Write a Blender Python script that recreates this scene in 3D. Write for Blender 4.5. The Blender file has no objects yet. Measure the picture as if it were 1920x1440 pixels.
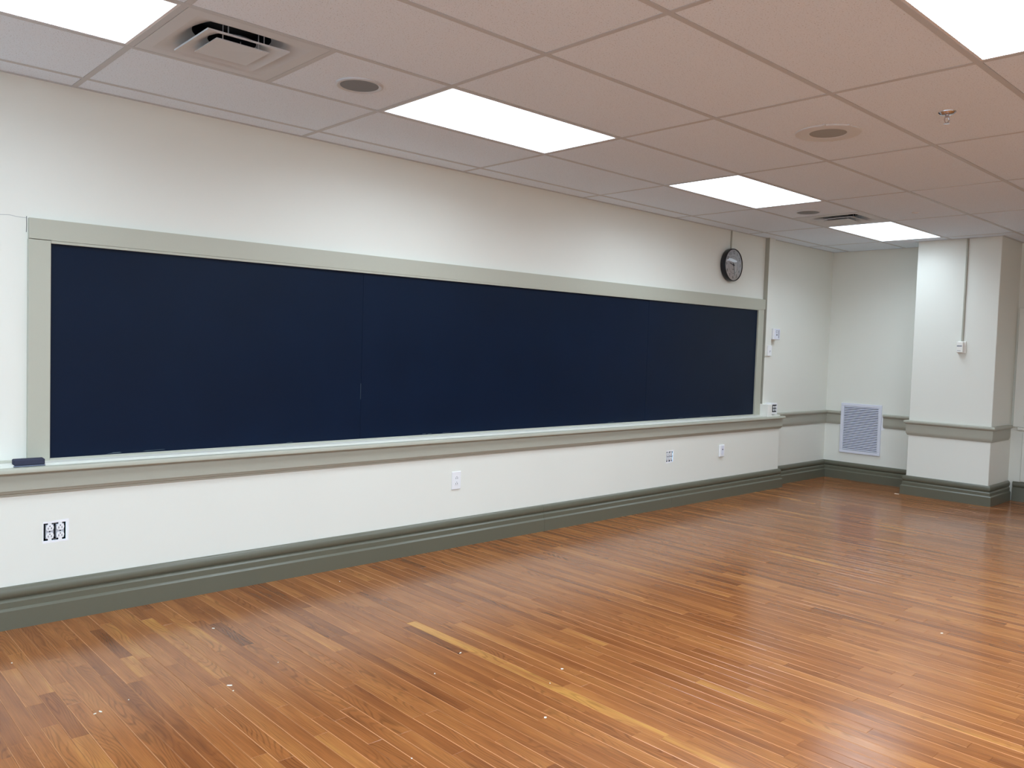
import bpy, math, random
from mathutils import Matrix, Vector
random.seed(7)
SC = bpy.context.scene
COL = SC.collection

# ------------------------------------------------------------------ camera, world, exposure
CAM_LOC = (-2.371, -4.424, 1.383)
RIGHT = Vector((0.73264, -0.67988, 0.03169))
DOWN = Vector((-0.00801, -0.05516, -0.99845))
FWD = Vector((0.68057, 0.73124, -0.04586))
FPX = 1531.9
cam_d = bpy.data.cameras.new('camera')
cam = bpy.data.objects.new('camera', cam_d)
COL.objects.link(cam)
cam_d.sensor_fit = 'HORIZONTAL'
cam_d.sensor_width = 36.0
cam_d.lens = FPX / 1920 * 36.0
cam_d.clip_start = 0.05
m = Matrix.Identity(4)
for r in range(3):
    m[r][0] = RIGHT[r]; m[r][1] = -DOWN[r]; m[r][2] = -FWD[r]; m[r][3] = CAM_LOC[r]
cam.matrix_world = m
SC.camera = cam

world = bpy.data.worlds.new('sky')
SC.world = world
world.use_nodes = True
bg = world.node_tree.nodes['Background']
bg.inputs['Color'].default_value = (0.46, 0.77, 1.06, 1)
bg.inputs['Strength'].default_value = 2.4
PANEL = 4.6                                  # radiance of the lit ceiling panels
LAMP_W = (9.2, 34.0)                               # lamp under each panel, watts; rows past the blackboard boosted for even light
LAMP_RGB = (0.80, 0.945, 1.08)

vs = SC.view_settings
vs.view_transform = 'Standard'
vs.look = 'None'
vs.exposure = 0.27
vs.gamma = 1.0
vs.use_curve_mapping = False
SC.cycles.use_denoising = True
SC.cycles.max_bounces = 12
SC.cycles.diffuse_bounces = 6
SC.cycles.glossy_bounces = 4
SC.cycles.sample_clamp_indirect = 6.0

# ------------------------------------------------------------------ measures of the room
H = 2.571                 # ceiling
YL = -0.104               # face of the furred-out wall below the chalk ledge
XE = 5.49                 # its end
XF = 6.715                # far wall
XP, YP0, YP1 = 6.288, -1.094, -1.856    # pillar
XF2 = 6.884               # wall beyond the pillar
X0, YR = -5.0, -7.4       # back wall, right wall
GX, GY, GO = 1.2192, 0.6096, -0.187     # ceiling grid

# ------------------------------------------------------------------ materials
def lin(c):
    return tuple((v / 255 / 12.92) if v / 255 <= 0.04045 else ((v / 255 + 0.055) / 1.055) ** 2.4 for v in c)

def mat(name, srgb, rough=0.5, spec=0.5, metal=0.0, bump=0.0, bscale=40.0, var=0.0, vscale=3.0):
    mt = bpy.data.materials.new(name); mt.use_nodes = True
    nt = mt.node_tree; b = nt.nodes['Principled BSDF']
    c = lin(srgb)
    b.inputs['Base Color'].default_value = (*c, 1)
    b.inputs['Roughness'].default_value = rough
    b.inputs['Specular IOR Level'].default_value = spec
    b.inputs['Metallic'].default_value = metal
    if bump or var:
        tc = nt.nodes.new('ShaderNodeTexCoord')
    if bump:
        n = nt.nodes.new('ShaderNodeTexNoise'); n.inputs['Scale'].default_value = bscale
        n.inputs['Detail'].default_value = 4
        bp = nt.nodes.new('ShaderNodeBump'); bp.inputs['Strength'].default_value = bump
        bp.inputs['Distance'].default_value = 0.004
        nt.links.new(tc.outputs['Object'], n.inputs['Vector'])
        nt.links.new(n.outputs['Fac'], bp.inputs['Height'])
        nt.links.new(bp.outputs['Normal'], b.inputs['Normal'])
    if var:
        n2 = nt.nodes.new('ShaderNodeTexNoise'); n2.inputs['Scale'].default_value = vscale
        n2.inputs['Detail'].default_value = 5
        mr = nt.nodes.new('ShaderNodeMapRange')
        mr.inputs['From Min'].default_value = 0.3; mr.inputs['From Max'].default_value = 0.7
        mr.inputs['To Min'].default_value = 1 - var; mr.inputs['To Max'].default_value = 1 + var
        mx = nt.nodes.new('ShaderNodeVectorMath'); mx.operation = 'SCALE'
        mx.inputs[0].default_value = c
        nt.links.new(tc.outputs['Object'], n2.inputs['Vector'])
        nt.links.new(n2.outputs['Fac'], mr.inputs['Value'])
        nt.links.new(mr.outputs['Result'], mx.inputs['Scale'])
        nt.links.new(mx.outputs['Vector'], b.inputs['Base Color'])
    return mt

M_WALL = mat('wall_paint', (230, 230, 221), 0.55, 0.35, bump=0.12, bscale=9, var=0.012, vscale=1.3)
M_SAGE = mat('sage_paint', (181, 181, 166), 0.42, 0.4, bump=0.08, bscale=30)
M_RAIL = mat('taupe_paint', (170, 168, 154), 0.42, 0.4, bump=0.08, bscale=30)
M_OLIVE = mat('olive_paint', (100, 99, 84), 0.34, 0.5, bump=0.08, bscale=30)
M_SLATE = mat('slate', (7, 23, 45), 0.40, 0.14, var=0.10, vscale=2.5)
M_CHALK = mat('chalk_smear', (92, 104, 112), 0.9, 0.1)
M_WHITE = mat('white_plastic', (238, 238, 240), 0.35)
M_GRILLE = mat('white_enamel', (226, 228, 240), 0.3)
M_CREAM = mat('cream_plastic', (240, 238, 231), 0.4)
M_PLASTER = mat('bare_plaster', (240, 240, 242), 0.8, 0.1, bump=0.2, bscale=60)
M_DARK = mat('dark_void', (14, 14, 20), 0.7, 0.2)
M_GAP = mat('dark_gap', (60, 50, 45), 0.8, 0.1)
M_SLOT = mat('slot', (45, 48, 55), 0.6)
M_STRAP = mat('strap', (188, 190, 198), 0.5)
M_STEEL = mat('galvanised_steel', (120, 124, 132), 0.35, metal=0.9)
M_CHROME = mat('chrome', (200, 196, 200), 0.18, metal=1.0)
M_BLACK = mat('black_rim', (16, 16, 26), 0.3)
M_FACE = mat('clock_face', (244, 244, 247), 0.5)
M_INK = mat('ink', (52, 54, 62), 0.6)
M_GREY = mat('grey_print', (140, 142, 150), 0.6)
M_FELT = mat('felt', (66, 68, 84), 0.95, 0.05, bump=0.6, bscale=400)
M_FELTB = mat('felt_backing', (104, 112, 130), 0.6)
M_TEE = mat('grid_paint', (196, 200, 204), 0.5, 0.3)
M_FRAME = mat('lamp_frame', (224, 224, 226), 0.4)
M_VENT = mat('diffuser_enamel', (204, 208, 212), 0.42)
M_SPK = mat('speaker_mesh', (130, 134, 138), 0.6, bump=0.5, bscale=500)
M_SPKF = mat('speaker_flange', (214, 216, 216), 0.45)
M_SPK2 = mat('speaker_mesh_pale', (162, 164, 160), 0.6, bump=0.5, bscale=500)
M_SUB = mat('subfloor', (120, 84, 58), 0.8)
M_CHIP = mat('paint_chip', (240, 238, 222), 0.7)
M_PLENUM = mat('plenum', (70, 66, 64), 0.9)

def emis(name, rgb, s):
    mt = bpy.data.materials.new(name); mt.use_nodes = True
    nt = mt.node_tree; nt.nodes.clear()
    e = nt.nodes.new('ShaderNodeEmission'); o = nt.nodes.new('ShaderNodeOutputMaterial')
    e.inputs['Color'].default_value = (*rgb, 1); e.inputs['Strength'].default_value = s
    nt.links.new(e.outputs[0], o.inputs[0])
    return mt
M_LAMP = emis('lit_diffuser', LAMP_RGB, PANEL)
M_LAMP_DIM = emis('lit_diffuser_dimmed', LAMP_RGB, PANEL * 0.58)   # dimmed so the top of the pillar does not burn out

def glass(name):
    mt = bpy.data.materials.new(name); mt.use_nodes = True
    nt = mt.node_tree; nt.nodes.clear()
    t = nt.nodes.new('ShaderNodeBsdfTransparent'); g = nt.nodes.new('ShaderNodeBsdfGlossy')
    g.inputs['Roughness'].default_value = 0.01
    f = nt.nodes.new('ShaderNodeFresnel'); f.inputs['IOR'].default_value = 1.7
    mx = nt.nodes.new('ShaderNodeMixShader'); o = nt.nodes.new('ShaderNodeOutputMaterial')
    nt.links.new(f.outputs[0], mx.inputs[0]); nt.links.new(t.outputs[0], mx.inputs[1])
    nt.links.new(g.outputs[0], mx.inputs[2]); nt.links.new(mx.outputs[0], o.inputs[0])
    return mt
M_GLASS = glass('clock_glass')

def tile_mat():
    mt = bpy.data.materials.new('ceiling_tile'); mt.use_nodes = True
    nt = mt.node_tree; L = nt.links; b = nt.nodes['Principled BSDF']
    b.inputs['Roughness'].default_value = 0.9; b.inputs['Specular IOR Level'].default_value = 0.1
    tc = nt.nodes.new('ShaderNodeTexCoord')
    v = nt.nodes.new('ShaderNodeTexNoise'); v.inputs['Scale'].default_value = 170; v.inputs['Detail'].default_value = 2
    L.new(tc.outputs['Object'], v.inputs['Vector'])
    r = nt.nodes.new('ShaderNodeMapRange')
    r.inputs['From Min'].default_value = 0.60; r.inputs['From Max'].default_value = 0.72
    L.new(v.outputs['Fac'], r.inputs['Value'])
    mx = nt.nodes.new('ShaderNodeMix'); mx.data_type = 'RGBA'
    mx.inputs['A'].default_value = (*lin((230, 242, 254)), 1)
    mx.inputs['B'].default_value = (*lin((184, 190, 197)), 1)
    L.new(r.outputs['Result'], mx.inputs['Factor'])
    L.new(mx.outputs['Result'], b.inputs['Base Color'])
    bp = nt.nodes.new('ShaderNodeBump'); bp.inputs['Strength'].default_value = 0.35; bp.inputs['Distance'].default_value = 0.003
    bp.invert = True
    L.new(v.outputs['Fac'], bp.inputs['Height']); L.new(bp.outputs['Normal'], b.inputs['Normal'])
    return mt
M_TILE = tile_mat()

def wood_mat():
    mt = bpy.data.materials.new('stained_oak'); mt.use_nodes = True
    nt = mt.node_tree; L = nt.links; N = nt.nodes; b = N['Principled BSDF']
    uv = N.new('ShaderNodeUVMap'); uv.uv_map = 'UVMap'
    at = N.new('ShaderNodeAttribute'); at.attribute_name = 'tone'
    sep = N.new('ShaderNodeSeparateColor'); L.new(at.outputs['Color'], sep.inputs[0])
    def mapped(sx, sy):
        mp = N.new('ShaderNodeMapping'); mp.inputs['Scale'].default_value = (sx, sy, 1)
        L.new(uv.outputs[0], mp.inputs['Vector']); return mp.outputs[0]
    def noise(vec, detail=3, rough=0.55):
        n = N.new('ShaderNodeTexNoise'); n.inputs['Scale'].default_value = 1
        n.inputs['Detail'].default_value = detail; n.inputs['Roughness'].default_value = rough
        L.new(vec, n.inputs['Vector']); return n.outputs['Fac']
    def math_(op, a, c=None):
        n = N.new('ShaderNodeMath'); n.operation = op
        for i, v in enumerate((a, c)):
            if v is None: continue
            if isinstance(v, (int, float)): n.inputs[i].default_value = v
            else: L.new(v, n.inputs[i])
        return n.outputs[0]
    def rng(v, a, c, d, e):
        n = N.new('ShaderNodeMapRange')
        for k, x in zip(('From Min', 'From Max', 'To Min', 'To Max'), (a, c, d, e)): n.inputs[k].default_value = x
        L.new(v, n.inputs['Value']); return n.outputs['Result']
    ramp = N.new('ShaderNodeValToRGB'); cr = ramp.color_ramp
    stops = [(0.0, (112, 65, 34)), (0.25, (135, 80, 41)), (0.5, (151, 93, 49)), (0.75, (166, 108, 58)), (1.0, (192, 138, 70))]
    cr.elements[0].position = 0; cr.elements[0].color = (*lin(stops[0][1]), 1)
    cr.elements[1].position = 1; cr.elements[1].color = (*lin(stops[-1][1]), 1)
    for p, c in stops[1:-1]:
        e = cr.elements.new(p); e.color = (*lin(c), 1)
    blot = noise(mapped(2.2, 16), 2)
    tone = math_('ADD', sep.outputs[0], rng(blot, 0.3, 0.7, -0.17, 0.17))
    L.new(tone, ramp.inputs[0])
    # growth rings: bands across the board bent by slow noise along it
    warp = noise(mapped(1.6, 9), 1.5)
    sx = N.new('ShaderNodeSeparateXYZ'); L.new(uv.outputs[0], sx.inputs[0])
    ph = math_('ADD', math_('MULTIPLY', sx.outputs['Y'], 480.0), math_('MULTIPLY', warp, 120.0))
    ring = rng(math_('SINE', ph), 0.1, 1.0, 0.0, 1.0)
    ringm = math_('MULTIPLY', ring, rng(noise(mapped(1.1, 7), 1), 0.40, 0.62, 0.0, 1.0))
    pores = rng(noise(mapped(9, 420), 2), 0.45, 0.75, 0.0, 1.0)
    dark = rng(noise(mapped(2.6, 22), 3), 0.66, 0.80, 0.0, 1.0)
    fac = math_('SUBTRACT', 1.0, math_('MULTIPLY', ringm, 0.27))
    fac = math_('SUBTRACT', fac, math_('MULTIPLY', pores, 0.22))
    streak = rng(noise(mapped(2.5, 170), 2), 0.35, 0.70, -0.07, 0.13)
    fac = math_('SUBTRACT', fac, streak)
    fac = math_('SUBTRACT', fac, math_('MULTIPLY', dark, 0.42))
    sc = N.new('ShaderNodeVectorMath'); sc.operation = 'SCALE'
    L.new(ramp.outputs['Color'], sc.inputs[0]); L.new(fac, sc.inputs['Scale'])
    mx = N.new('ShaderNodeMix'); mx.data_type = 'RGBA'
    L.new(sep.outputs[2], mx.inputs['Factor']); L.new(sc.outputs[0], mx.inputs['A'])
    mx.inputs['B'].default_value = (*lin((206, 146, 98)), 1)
    L.new(mx.outputs['Result'], b.inputs['Base Color'])
    L.new(rng(pores, 0, 1, 0.17, 0.27), b.inputs['Roughness'])
    b.inputs['Specular IOR Level'].default_value = 0.42
    bp = N.new('ShaderNodeBump'); bp.inputs['Strength'].default_value = 0.05; bp.inputs['Distance'].default_value = 0.001
    bp.invert = True
    L.new(pores, bp.inputs['Height']); L.new(bp.outputs['Normal'], b.inputs['Normal'])
    return mt
M_WOOD = wood_mat()

# ------------------------------------------------------------------ mesh helpers
class MB:
    def __init__(s): s.v = []; s.f = []
    def add(s, vs_, fs):
        o = len(s.v); s.v += [tuple(p) for p in vs_]; s.f += [tuple(i + o for i in f) for f in fs]; return s
    def box(s, x0, x1, y0, y1, z0, z1):
        x0, x1 = sorted((x0, x1)); y0, y1 = sorted((y0, y1)); z0, z1 = sorted((z0, z1))
        return s.add([(x0, y0, z0), (x1, y0, z0), (x1, y1, z0), (x0, y1, z0), (x0, y0, z1), (x1, y0, z1), (x1, y1, z1), (x0, y1, z1)],
                     [(3, 2, 1, 0), (4, 5, 6, 7), (0, 1, 5, 4), (1, 2, 6, 5), (2, 3, 7, 6), (3, 0, 4, 7)])
    def cbox(s, x0, x1, y0, y1, z0, z1, b):
        """box with chamfered edges"""
        x0, x1 = sorted((x0, x1)); y0, y1 = sorted((y0, y1)); z0, z1 = sorted((z0, z1))
        b = min(b, (x1 - x0) * .45, (y1 - y0) * .45, (z1 - z0) * .45)
        vs_ = []; idx = {}
        for i, X in enumerate((x0, x1)):
            for j, Y in enumerate((y0, y1)):
                for k, Z in enumerate((z0, z1)):
                    sx = b if i == 0 else -b; sy = b if j == 0 else -b; sz = b if k == 0 else -b
                    for a, p in enumerate(((X, Y + sy, Z + sz), (X + sx, Y, Z + sz), (X + sx, Y + sy, Z))):
                        idx[i, j, k, a] = len(vs_); vs_.append(p)
        g = lambda i, j, k, a: idx[i, j, k, a]
        fs = []
        for i in (0, 1): fs.append([g(i, 0, 0, 0), g(i, 1, 0, 0), g(i, 1, 1, 0), g(i, 0, 1, 0)])
        for j in (0, 1): fs.append([g(0, j, 0, 1), g(1, j, 0, 1), g(1, j, 1, 1), g(0, j, 1, 1)])
        for k in (0, 1): fs.append([g(0, 0, k, 2), g(1, 0, k, 2), g(1, 1, k, 2), g(0, 1, k, 2)])
        for j in (0, 1):
            for k in (0, 1): fs.append([g(0, j, k, 1), g(1, j, k, 1), g(1, j, k, 2), g(0, j, k, 2)])
        for i in (0, 1):
            for k in (0, 1): fs.append([g(i, 0, k, 0), g(i, 1, k, 0), g(i, 1, k, 2), g(i, 0, k, 2)])
        for i in (0, 1):
            for j in (0, 1): fs.append([g(i, j, 0, 0), g(i, j, 1, 0), g(i, j, 1, 1), g(i, j, 0, 1)])
        for i in (0, 1):
            for j in (0, 1):
                for k in (0, 1): fs.append([g(i, j, k, 0), g(i, j, k, 1), g(i, j, k, 2)])
        return s.add(vs_, fs)
    def lathe(s, prof, c, axis='z', n=32, cap0=False, cap1=False, ph=0.0):
        """prof: (radius, height) turned about an axis through c"""
        vs_ = []; fs = []
        for r_, h_ in prof:
            for i in range(n):
                a = 2 * math.pi * i / n + ph; u, w = r_ * math.cos(a), r_ * math.sin(a)
                vs_.append({'z': (c[0] + u, c[1] + w, c[2] + h_), 'y': (c[0] + u, c[1] + h_, c[2] + w), 'x': (c[0] + h_, c[1] + u, c[2] + w)}[axis])
        for k in range(len(prof) - 1):
            for i in range(n):
                j = (i + 1) % n
                fs.append((k * n + i, k * n + j, (k + 1) * n + j, (k + 1) * n + i))
        if cap0: fs.append(tuple(range(n)))
        if cap1: fs.append(tuple((len(prof) - 1) * n + i for i in range(n)))
        return s.add(vs_, fs)
    def prism(s, poly, fn, d0, d1):
        """2D polygon extruded between depths d0, d1; fn(u, v, d) -> xyz"""
        n = len(poly)
        vs_ = [fn(u, v, d0) for u, v in poly] + [fn(u, v, d1) for u, v in poly]
        fs = [tuple(range(n)), tuple(range(2 * n - 1, n - 1, -1))] + [(i, (i + 1) % n, n + (i + 1) % n, n + i) for i in range(n)]
        return s.add(vs_, fs)
    def build(s, name, material, parent=None, smooth=False, fix=True):
        me = bpy.data.meshes.new(name); me.from_pydata(s.v, [], s.f)
        if fix:
            import bmesh
            bm = bmesh.new(); bm.from_mesh(me); bmesh.ops.recalc_face_normals(bm, faces=bm.faces); bm.to_mesh(me); bm.free()
        me.materials.append(material)
        if smooth:
            me.shade_smooth()
            me.set_sharp_from_angle(angle=math.radians(26))
        o = bpy.data.objects.new(name, me); COL.objects.link(o)
        if parent: o.parent = parent; o.matrix_parent_inverse = parent.matrix_basis.inverted()
        return o

def tag(o, label=None, cat=None, group=None, kind=None):
    if label: o['label'] = label
    if cat: o['category'] = cat
    if group: o['group'] = group
    if kind: o['kind'] = kind
    return o
def thing(name, loc, label, cat, group=None):
    o = bpy.data.objects.new(name, None); COL.objects.link(o); o.location = loc; o.empty_display_size = 0.05
    return tag(o, label, cat, group)
def struct(name, mb, material, parent=None, label=None, smooth=False):
    o = mb.build(name, material, parent, smooth)
    if parent is None: o['kind'] = 'structure'
    if label: o['label'] = label
    return o
def holder(name):
    o = bpy.data.objects.new(name, None); COL.objects.link(o); o['kind'] = 'structure'; return o

def sweep(path, prof, segs=None, cap_start=False, cap_end=False):
    """closed profile (d, z) swept along a 2D path, mitred at the corners; d goes to the right of travel"""
    n = len(path); dirs = []
    for a, b_ in zip(path, path[1:]):
        L_ = math.hypot(b_[0] - a[0], b_[1] - a[1]); dirs.append(((b_[0] - a[0]) / L_, (b_[1] - a[1]) / L_))
    nor = [(d[1], -d[0]) for d in dirs]
    off = []
    for i in range(n):
        if i == 0: off.append(nor[0])
        elif i == n - 1: off.append(nor[-1])
        else:
            a, b_ = nor[i - 1], nor[i]; k = 1 + a[0] * b_[0] + a[1] * b_[1]
            off.append(((a[0] + b_[0]) / k, (a[1] + b_[1]) / k))
    mb = MB(); P = len(prof)
    for i in (segs if segs is not None else range(n - 1)):
        vs_ = [(path[j][0] + off[j][0] * d, path[j][1] + off[j][1] * d, z) for j in (i, i + 1) for d, z in prof]
        fs = [(k, (k + 1) % P, P + (k + 1) % P, P + k) for k in range(P)] + [tuple(range(P)), tuple(range(2 * P - 1, P - 1, -1))]
        mb.add(vs_, fs)
    return mb

# ------------------------------------------------------------------ walls
HOLES = [(-1.364, -1.268, 0.386, 0.470), (3.541, 3.634, 0.406, 0.496)]   # uncovered outlet boxes in the lower wall (x0,x1,z0,z1)
def wall_with_holes(x0, x1, z0, z1, y, holes):
    xs = sorted({x0, x1, *[h[0] for h in holes], *[h[1] for h in holes]})
    zs = sorted({z0, z1, *[h[2] for h in holes], *[h[3] for h in holes]})
    mb = MB()
    for a, b_ in zip(xs, xs[1:]):
        for c, d in zip(zs, zs[1:]):
            if any(a >= h[0] - 1e-6 and b_ <= h[1] + 1e-6 and c >= h[2] - 1e-6 and d <= h[3] + 1e-6 for h in holes): continue
            mb.add([(a, y, c), (b_, y, c), (b_, y, d), (a, y, d)], [(0, 1, 2, 3)])
    return mb
wl = MB()
wl.box(X0, XF + 0.15, 0, 0.12, 0.70, H + 0.1)
wl.box(XE, XF + 0.15, 0, 0.12, -0.02, 0.70)
low = wall_with_holes(X0, XE, -0.02, 0.76, YL, HOLES)
wl.v, wl.f = wl.v, wl.f
wl.add(low.v, low.f)
wl.add([(X0, YL, 0.76), (XE, YL, 0.76), (XE, 0, 0.76), (X0, 0, 0.76)], [(0, 1, 2, 3)])
wl.add([(XE, YL, -0.02), (XE, 0, -0.02), (XE, 0, 0.76), (XE, YL, 0.76)], [(0, 1, 2, 3)])
wall_left = struct('wall_left', wl, M_WALL, label='long cream wall carrying the blackboard')
# hairline crack beside the top left corner of the blackboard frame
def ribbon(pts, w, fn, d):
    mb = MB()
    for (a, b_) in zip(pts, pts[1:]):
        dx, dz = b_[0] - a[0], b_[1] - a[1]; L_ = math.hypot(dx, dz); nx, nz = -dz / L_ * w / 2, dx / L_ * w / 2
        mb.prism([(a[0] + nx, a[1] + nz), (b_[0] + nx, b_[1] + nz), (b_[0] - nx, b_[1] - nz), (a[0] - nx, a[1] - nz)], fn, d, 0.0005)
    return mb
M_CRACK2 = mat('crack_gap', (112, 112, 112), 0.9, 0.1)
M_CRACK = mat('crack_line', (172, 174, 172), 0.9, 0.1)
ribbon([(-1.75, 1.925), (-1.62, 1.916), (-1.526, 1.919), (-1.487, 1.922), (-1.461, 1.918), (-1.42, 1.917)], 0.0022,
       lambda u, v, d: (u, d, v), -0.0006).build('crack', M_CRACK, wall_left)
ribbon([(-1.4185, 1.925), (-1.4180, 1.88), (-1.4190, 1.85)], 0.003, lambda u, v, d: (u, d, v), -0.0006).build('crack', M_CRACK2, wall_left)

wf = MB(); wf.box(XF, XF + 0.15, -1.2, 0.1, -0.02, H + 0.1)
wall_far = struct('wall_far', wf, M_WALL, label='cream end wall in the recess left of the pillar')
for poly in ([(-0.150, 0.745), (-0.192, 0.762), (-0.192, 0.590), (-0.155, 0.612), (-0.166, 0.66), (-0.158, 0.70)],
             [(-0.634, 0.755), (-0.662, 0.738), (-0.672, 0.66), (-0.690, 0.628), (-0.676, 0.60), (-0.634, 0.585)]):
    MB().prism(poly, lambda u, v, d: (XF + d, u, v), -0.0012, 0.001).build('bare_patch', M_PLASTER, wall_far)

wp = MB(); wp.cbox(XP, XF2 + 0.1, YP1, YP0, -0.02, H + 0.1, 0.004)
struct('wall_pillar', wp, M_WALL, label='square cream pillar standing out from the end wall')
w2 = MB(); w2.box(XF2, XF2 + 0.15, YR, YP1 + 0.02, -0.02, H + 0.1)
struct('wall_end', w2, M_WALL, label='end wall right of the pillar')

def wall_openings(axis, at, a0, a1, z0, z1, ops, thick):
    """wall in the plane axis=at with window openings, thickness outward"""
    mb = MB()
    cuts = sorted({a0, a1, *[o[0] for o in ops], *[o[1] for o in ops]}); zs = sorted({z0, z1, *[o[2] for o in ops], *[o[3] for o in ops]})
    for a, b_ in zip(cuts, cuts[1:]):
        for c, d in zip(zs, zs[1:]):
            if any(a >= o[0] - 1e-6 and b_ <= o[1] + 1e-6 and c >= o[2] - 1e-6 and d <= o[3] + 1e-6 for o in ops): continue
            if axis == 'x': mb.box(at, at + thick, a, b_, c, d)
            else: mb.box(a, b_, at, at + thick, c, d)
    return mb
OPS_B = [(-5.6, -4.2, 0.85, 2.35), (-3.8, -2.4, 0.85, 2.35), (-2.0, -0.6, 0.85, 2.35)]
OPS_R = [(-4.4, -3.1, 0.85, 2.35)]
struct('wall_back', wall_openings('x', X0, YR - 0.15, 0.12, -0.02, H + 0.1, OPS_B, -0.15), M_WALL, label='wall behind the viewer')
struct('wall_right', wall_openings('y', YR, X0 - 0.15, XF2 + 0.15, -0.02, H + 0.1, OPS_R, -0.15), M_WALL, label='wall opposite the blackboard')
def window(n, axis, at, o, thick):
    w = holder('window_%d' % n); w['label'] = 'painted sash window behind the viewer'
    a0, a1, z0, z1 = o; c = at + thick * 0.6; t = 0.03
    def bar(name, p0, p1, q0, q1):
        mb = MB()
        if axis == 'x': mb.box(c - t, c + t, p0, p1, q0, q1)
        else: mb.box(p0, p1, c - t, c + t, q0, q1)
        mb.build(name, M_FRAME, w)
    bar('frame', a0, a0 + 0.06, z0, z1); bar('frame', a1 - 0.06, a1, z0, z1)
    bar('frame', a0 + 0.06, a1 - 0.06, z0, z0 + 0.06); bar('frame', a0 + 0.06, a1 - 0.06, z1 - 0.06, z1)
    bar('meeting_rail', a0 + 0.06, a1 - 0.06, (z0 + z1) / 2 - 0.025, (z0 + z1) / 2 + 0.025)
    pl = bpy.data.lights.new('window_portal', 'AREA'); pl.shape = 'RECTANGLE'; pl.size = a1 - a0; pl.size_y = z1 - z0
    pl.cycles.is_portal = True
    po = bpy.data.objects.new('window_portal', pl); COL.objects.link(po); po.parent = w
    if axis == 'x':
        po.location = (at + thick, (a0 + a1) / 2, (z0 + z1) / 2); po.rotation_euler = (math.pi / 2, 0, -math.pi / 2)
    else:
        po.location = ((a0 + a1) / 2, at + thick, (z0 + z1) / 2); po.rotation_euler = (math.pi / 2, 0, math.pi)
k = 1
for o in OPS_B: window(k, 'x', X0, o, -0.15); k += 1
for o in OPS_R: window(k, 'y', YR, o, -0.15); k += 1

# ------------------------------------------------------------------ ceiling: plenum, grid, tiles
pb = MB(); pb.box(X0 - 0.1, XF2 + 0.1, YR - 0.1, 0.1, H + 0.10, H + 0.14)
ceiling = struct('ceiling', pb, M_PLENUM, label='suspended ceiling of speckled tiles in a pinkish grey grid')
rows = [GO - GY * k for k in range(0, 12)]
colsx = [GX * k for k in range(-4, 6)]
T2 = 0.0125
for y in rows:
    mb = MB(); mb.box(X0, XF2, y - T2, y + T2, H, H + 0.03); mb.build('main_runner', M_TEE, ceiling)
for x in colsx:
    mb = MB(); mb.box(x - T2, x + T2, YR, 0, H + 0.0006, H + 0.028); mb.build('cross_tee', M_TEE, ceiling)
for x in (-GX / 2, GX * 3.5):
    mb = MB(); mb.box(x - T2, x + T2, rows[2] + T2, rows[1] - T2, H + 0.0006, H + 0.028); mb.build('cross_tee', M_TEE, ceiling)
# wall angle
mb = MB(); mb.box(X0, XF, -0.022, 0, H - 0.001, H + 0.02); mb.build('wall_angle', M_TEE, ceiling)
mb = MB(); mb.box(XF - 0.022, XF, YP0, -0.022, H - 0.001, H + 0.02); mb.build('wall_angle', M_TEE, ceiling)
mb = MB(); mb.box(XP - 0.022, XP, YP1 - 0.022, YP0 + 0.022, H - 0.001, H + 0.02); mb.build('wall_angle', M_TEE, ceiling)
mb = MB(); mb.box(XP, XF2, YP1 - 0.022, YP1, H - 0.001, H + 0.02); mb.build('wall_angle', M_TEE, ceiling)
mb = MB(); mb.box(XF2 - 0.022, XF2, YR, YP1 - 0.022, H - 0.001, H + 0.02); mb.build('wall_angle', M_TEE, ceiling)

LIGHTS = [(c, 1) for c in (-4, -2, 0, 2, 4)] + [(c, 5) for c in (-4, -2, 0, 2)] + [(c, 9) for c in (-3, -1, 1)]        # (column, row) of lit panels; unseen ones past blackboard row added for even light
SPLIT = {(-1, 1): ('vent', 'speaker'), (3, 1): ('speaker', 'vent')}
rng_t = random.Random(3)
xcells = [(X0, colsx[0])] + list(zip(colsx, colsx[1:])) + [(colsx[-1], XF2)]
ycells = [(0.0, rows[0])] + list(zip(rows, rows[1:])) + [(rows[-1], YR)]
tile_mesh = {}
def tile(x0, x1, y0, y1):
    """one lay-in tile; y0 > y1"""
    g = T2 + 0.0008
    key = (round(x1 - x0, 3), round(y0 - y1, 3))
    dz = rng_t.uniform(0.0010, 0.0018)
    if key not in tile_mesh:
        w, h = (x1 - x0) / 2 - g, (y0 - y1) / 2 - g
        mb = MB(); mb.cbox(-w, w, -h, h, 0, 0.015, 0.001)
        o = mb.build('tile', M_TILE, ceiling); tile_mesh[key] = o.data
    else:
        o = bpy.data.objects.new('tile', tile_mesh[key]); COL.objects.link(o); o.parent = ceiling
    o.location = ((x0 + x1) / 2, (y0 + y1) / 2, H + dz)
for i, (xa, xb) in enumerate(xcells):
    c = i - 5                      # column index: cell c spans GX*c .. GX*(c+1)
    for j, (ya, yb) in enumerate(ycells):
        r_ = j - 1                 # row index: cell r spans rows[r] .. rows[r+1]
        if (c, r_) in LIGHTS: continue
        if xa < XP and yb > YR - 1 and (c, r_) in SPLIT:
            a, b_ = SPLIT[c, r_]; xm = (xa + xb) / 2
            if a == 'speaker': tile(xa, xm, ya, yb)
            if b_ == 'speaker': tile(xm, xb, ya, yb)
            continue
        if abs(xb - xa) < 0.03 or abs(ya - yb) < 0.03: continue
        tile(xa, xb, ya, yb)
mk = MB(); mk.prism([(2.055, -2.685), (2.062, -2.71), (2.056, -2.735), (2.063, -2.775), (2.0635, -2.775), (2.068, -2.735), (2.063, -2.71), (2.066, -2.685)],
                    lambda u, v, d: (u, v, H + d), 0.0012, 0.004)
mk.build('scratch', M_GAP, ceiling)

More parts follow.
